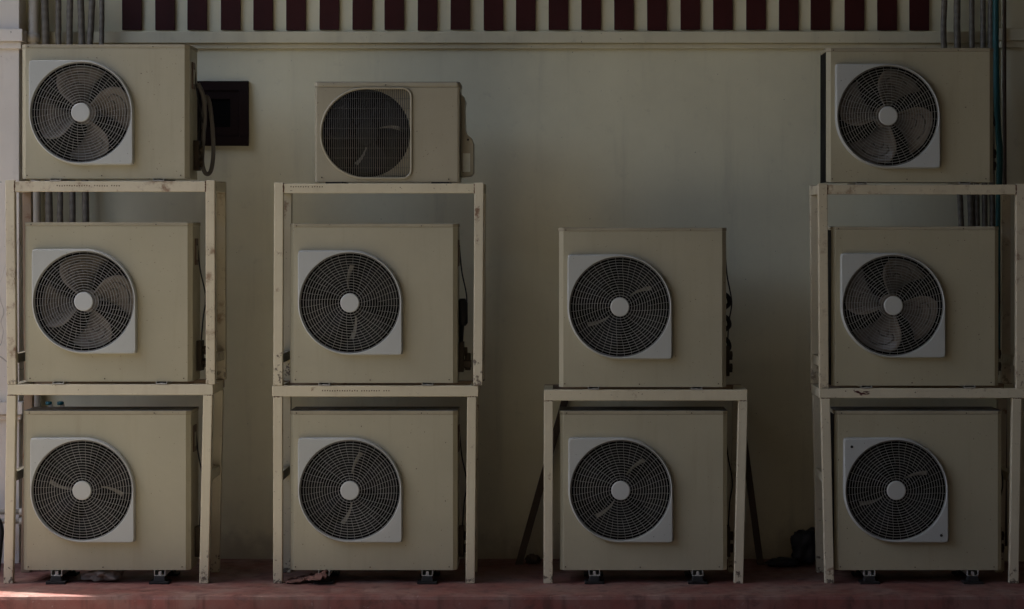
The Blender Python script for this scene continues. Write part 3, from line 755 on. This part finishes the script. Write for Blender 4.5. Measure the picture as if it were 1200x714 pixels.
# rag: folded sheet
rg = MB(); nu, nv = 26, 12
from mathutils import noise as nz
vs = []
for j in range(nv):
    for i in range(nu):
        u, v = i / (nu - 1), j / (nv - 1)
        px = 336 + 47 * u; Yr = -0.02 + 0.15 * v + 0.05 * nz.noise(Vector((u * 3, v * 2, 4)))
        hz = 0.006 + (0.055 * u ** 1.6) * (0.6 + 0.5 * math.sin(v * 3)) + 0.022 * abs(nz.noise(Vector((u * 6, v * 5, 1)))) + 0.014 * nz.noise(Vector((u * 14, v * 9, 8)))
        vs.append((wx(px) + 0.02 * nz.noise(Vector((u * 4, v * 6, 2))), Yr - 0.04 * u, max(0.004, hz)))
rg.add(vs, [(j * nu + i, j * nu + i + 1, (j + 1) * nu + i + 1, (j + 1) * nu + i) for j in range(nv - 1) for i in range(nu - 1)], 0, True)
tag(rg.build('rag', M['rag'], solid=.004), 'crumpled brown rag on the floor at the foot of the second stack', 'rag')
def leaning(p0, Y0, p1, Y1, wpx, label):
    a = Vector((wx(p0[0], Y0), Y0, wz(p0[1], Y0))); b_ = Vector((wx(p1[0], Y1), Y1, wz(p1[1], Y1)))
    a.z = 0.0
    h = wpx / S / 2; t = .018
    mb = MB(); mb.hexa([a + Vector((-h, -t, 0)), a + Vector((h, -t, 0)), a + Vector((h, t, 0)), a + Vector((-h, t, 0)),
                        b_ + Vector((-h, -t, 0)), b_ + Vector((h, -t, 0)), b_ + Vector((h, t, 0)), b_ + Vector((-h, t, 0))])
    tag(mb.build('timber_plank', M['timber'], bevel=.003), label, 'plank')
leaning((608, 664), .74, (664, 462), WALL_Y - .025, 9, 'dark timber plank leaning rightward against the wall, left of the two unit stack')
leaning((891, 664), .74, (866, 470), WALL_Y - .025, 8, 'dark timber plank leaning against the wall, right of the two unit stack')

# ------------------------------------------------------------------ light, sky, camera
el = R(58); az = math.atan(SL)
to_sun = Vector((-math.cos(az) * math.cos(el), math.sin(az) * math.cos(el), math.sin(el)))
sun = bpy.data.lights.new('sun', 'SUN'); sun.energy = 5.0; sun.angle = R(0.5); sun.color = (1.0, 0.94, 0.85)
so = bpy.data.objects.new('sun', sun); COL.objects.link(so); so.rotation_euler = to_sun.to_track_quat('Z', 'Y').to_euler(); so.location = (-10, 0, 12)
wd = bpy.data.worlds.new('World'); scene.world = wd; wd.use_nodes = True
nt = wd.node_tree; nt.nodes.clear()
o_ = nt.nodes.new('ShaderNodeOutputWorld'); bg = nt.nodes.new('ShaderNodeBackground'); sk = nt.nodes.new('ShaderNodeTexSky')
sk.sky_type = 'NISHITA'; sk.sun_disc = False; sk.sun_elevation = el; sk.sun_rotation = math.atan2(to_sun.x, to_sun.y)
sk.air_density = 1.0; sk.dust_density = 3.5; sk.ozone_density = 0.45
bg.inputs['Strength'].default_value = 0.15
nt.links.new(sk.outputs[0], bg.inputs[0]); nt.links.new(bg.outputs[0], o_.inputs[0])

cam = bpy.data.cameras.new('camera'); co = bpy.data.objects.new('camera', cam); COL.objects.link(co)
co.location = (0, -D, CAMZ); co.rotation_euler = (R(90), 0, 0)
cam.sensor_fit = 'HORIZONTAL'; cam.sensor_width = 36; cam.lens = 36 * F / 1200
cam.shift_x = -(VX - 600) / 1200; cam.shift_y = -(357 - VY) / 1200
cam.clip_end = 2000
scene.camera = co
vs_ = scene.view_settings; vs_.view_transform = 'Standard'; vs_.look = 'None'; vs_.gamma = 1; vs_.use_curve_mapping = False
vs_.exposure = 1.7
scene.cycles.max_bounces = 10; scene.cycles.diffuse_bounces = 6
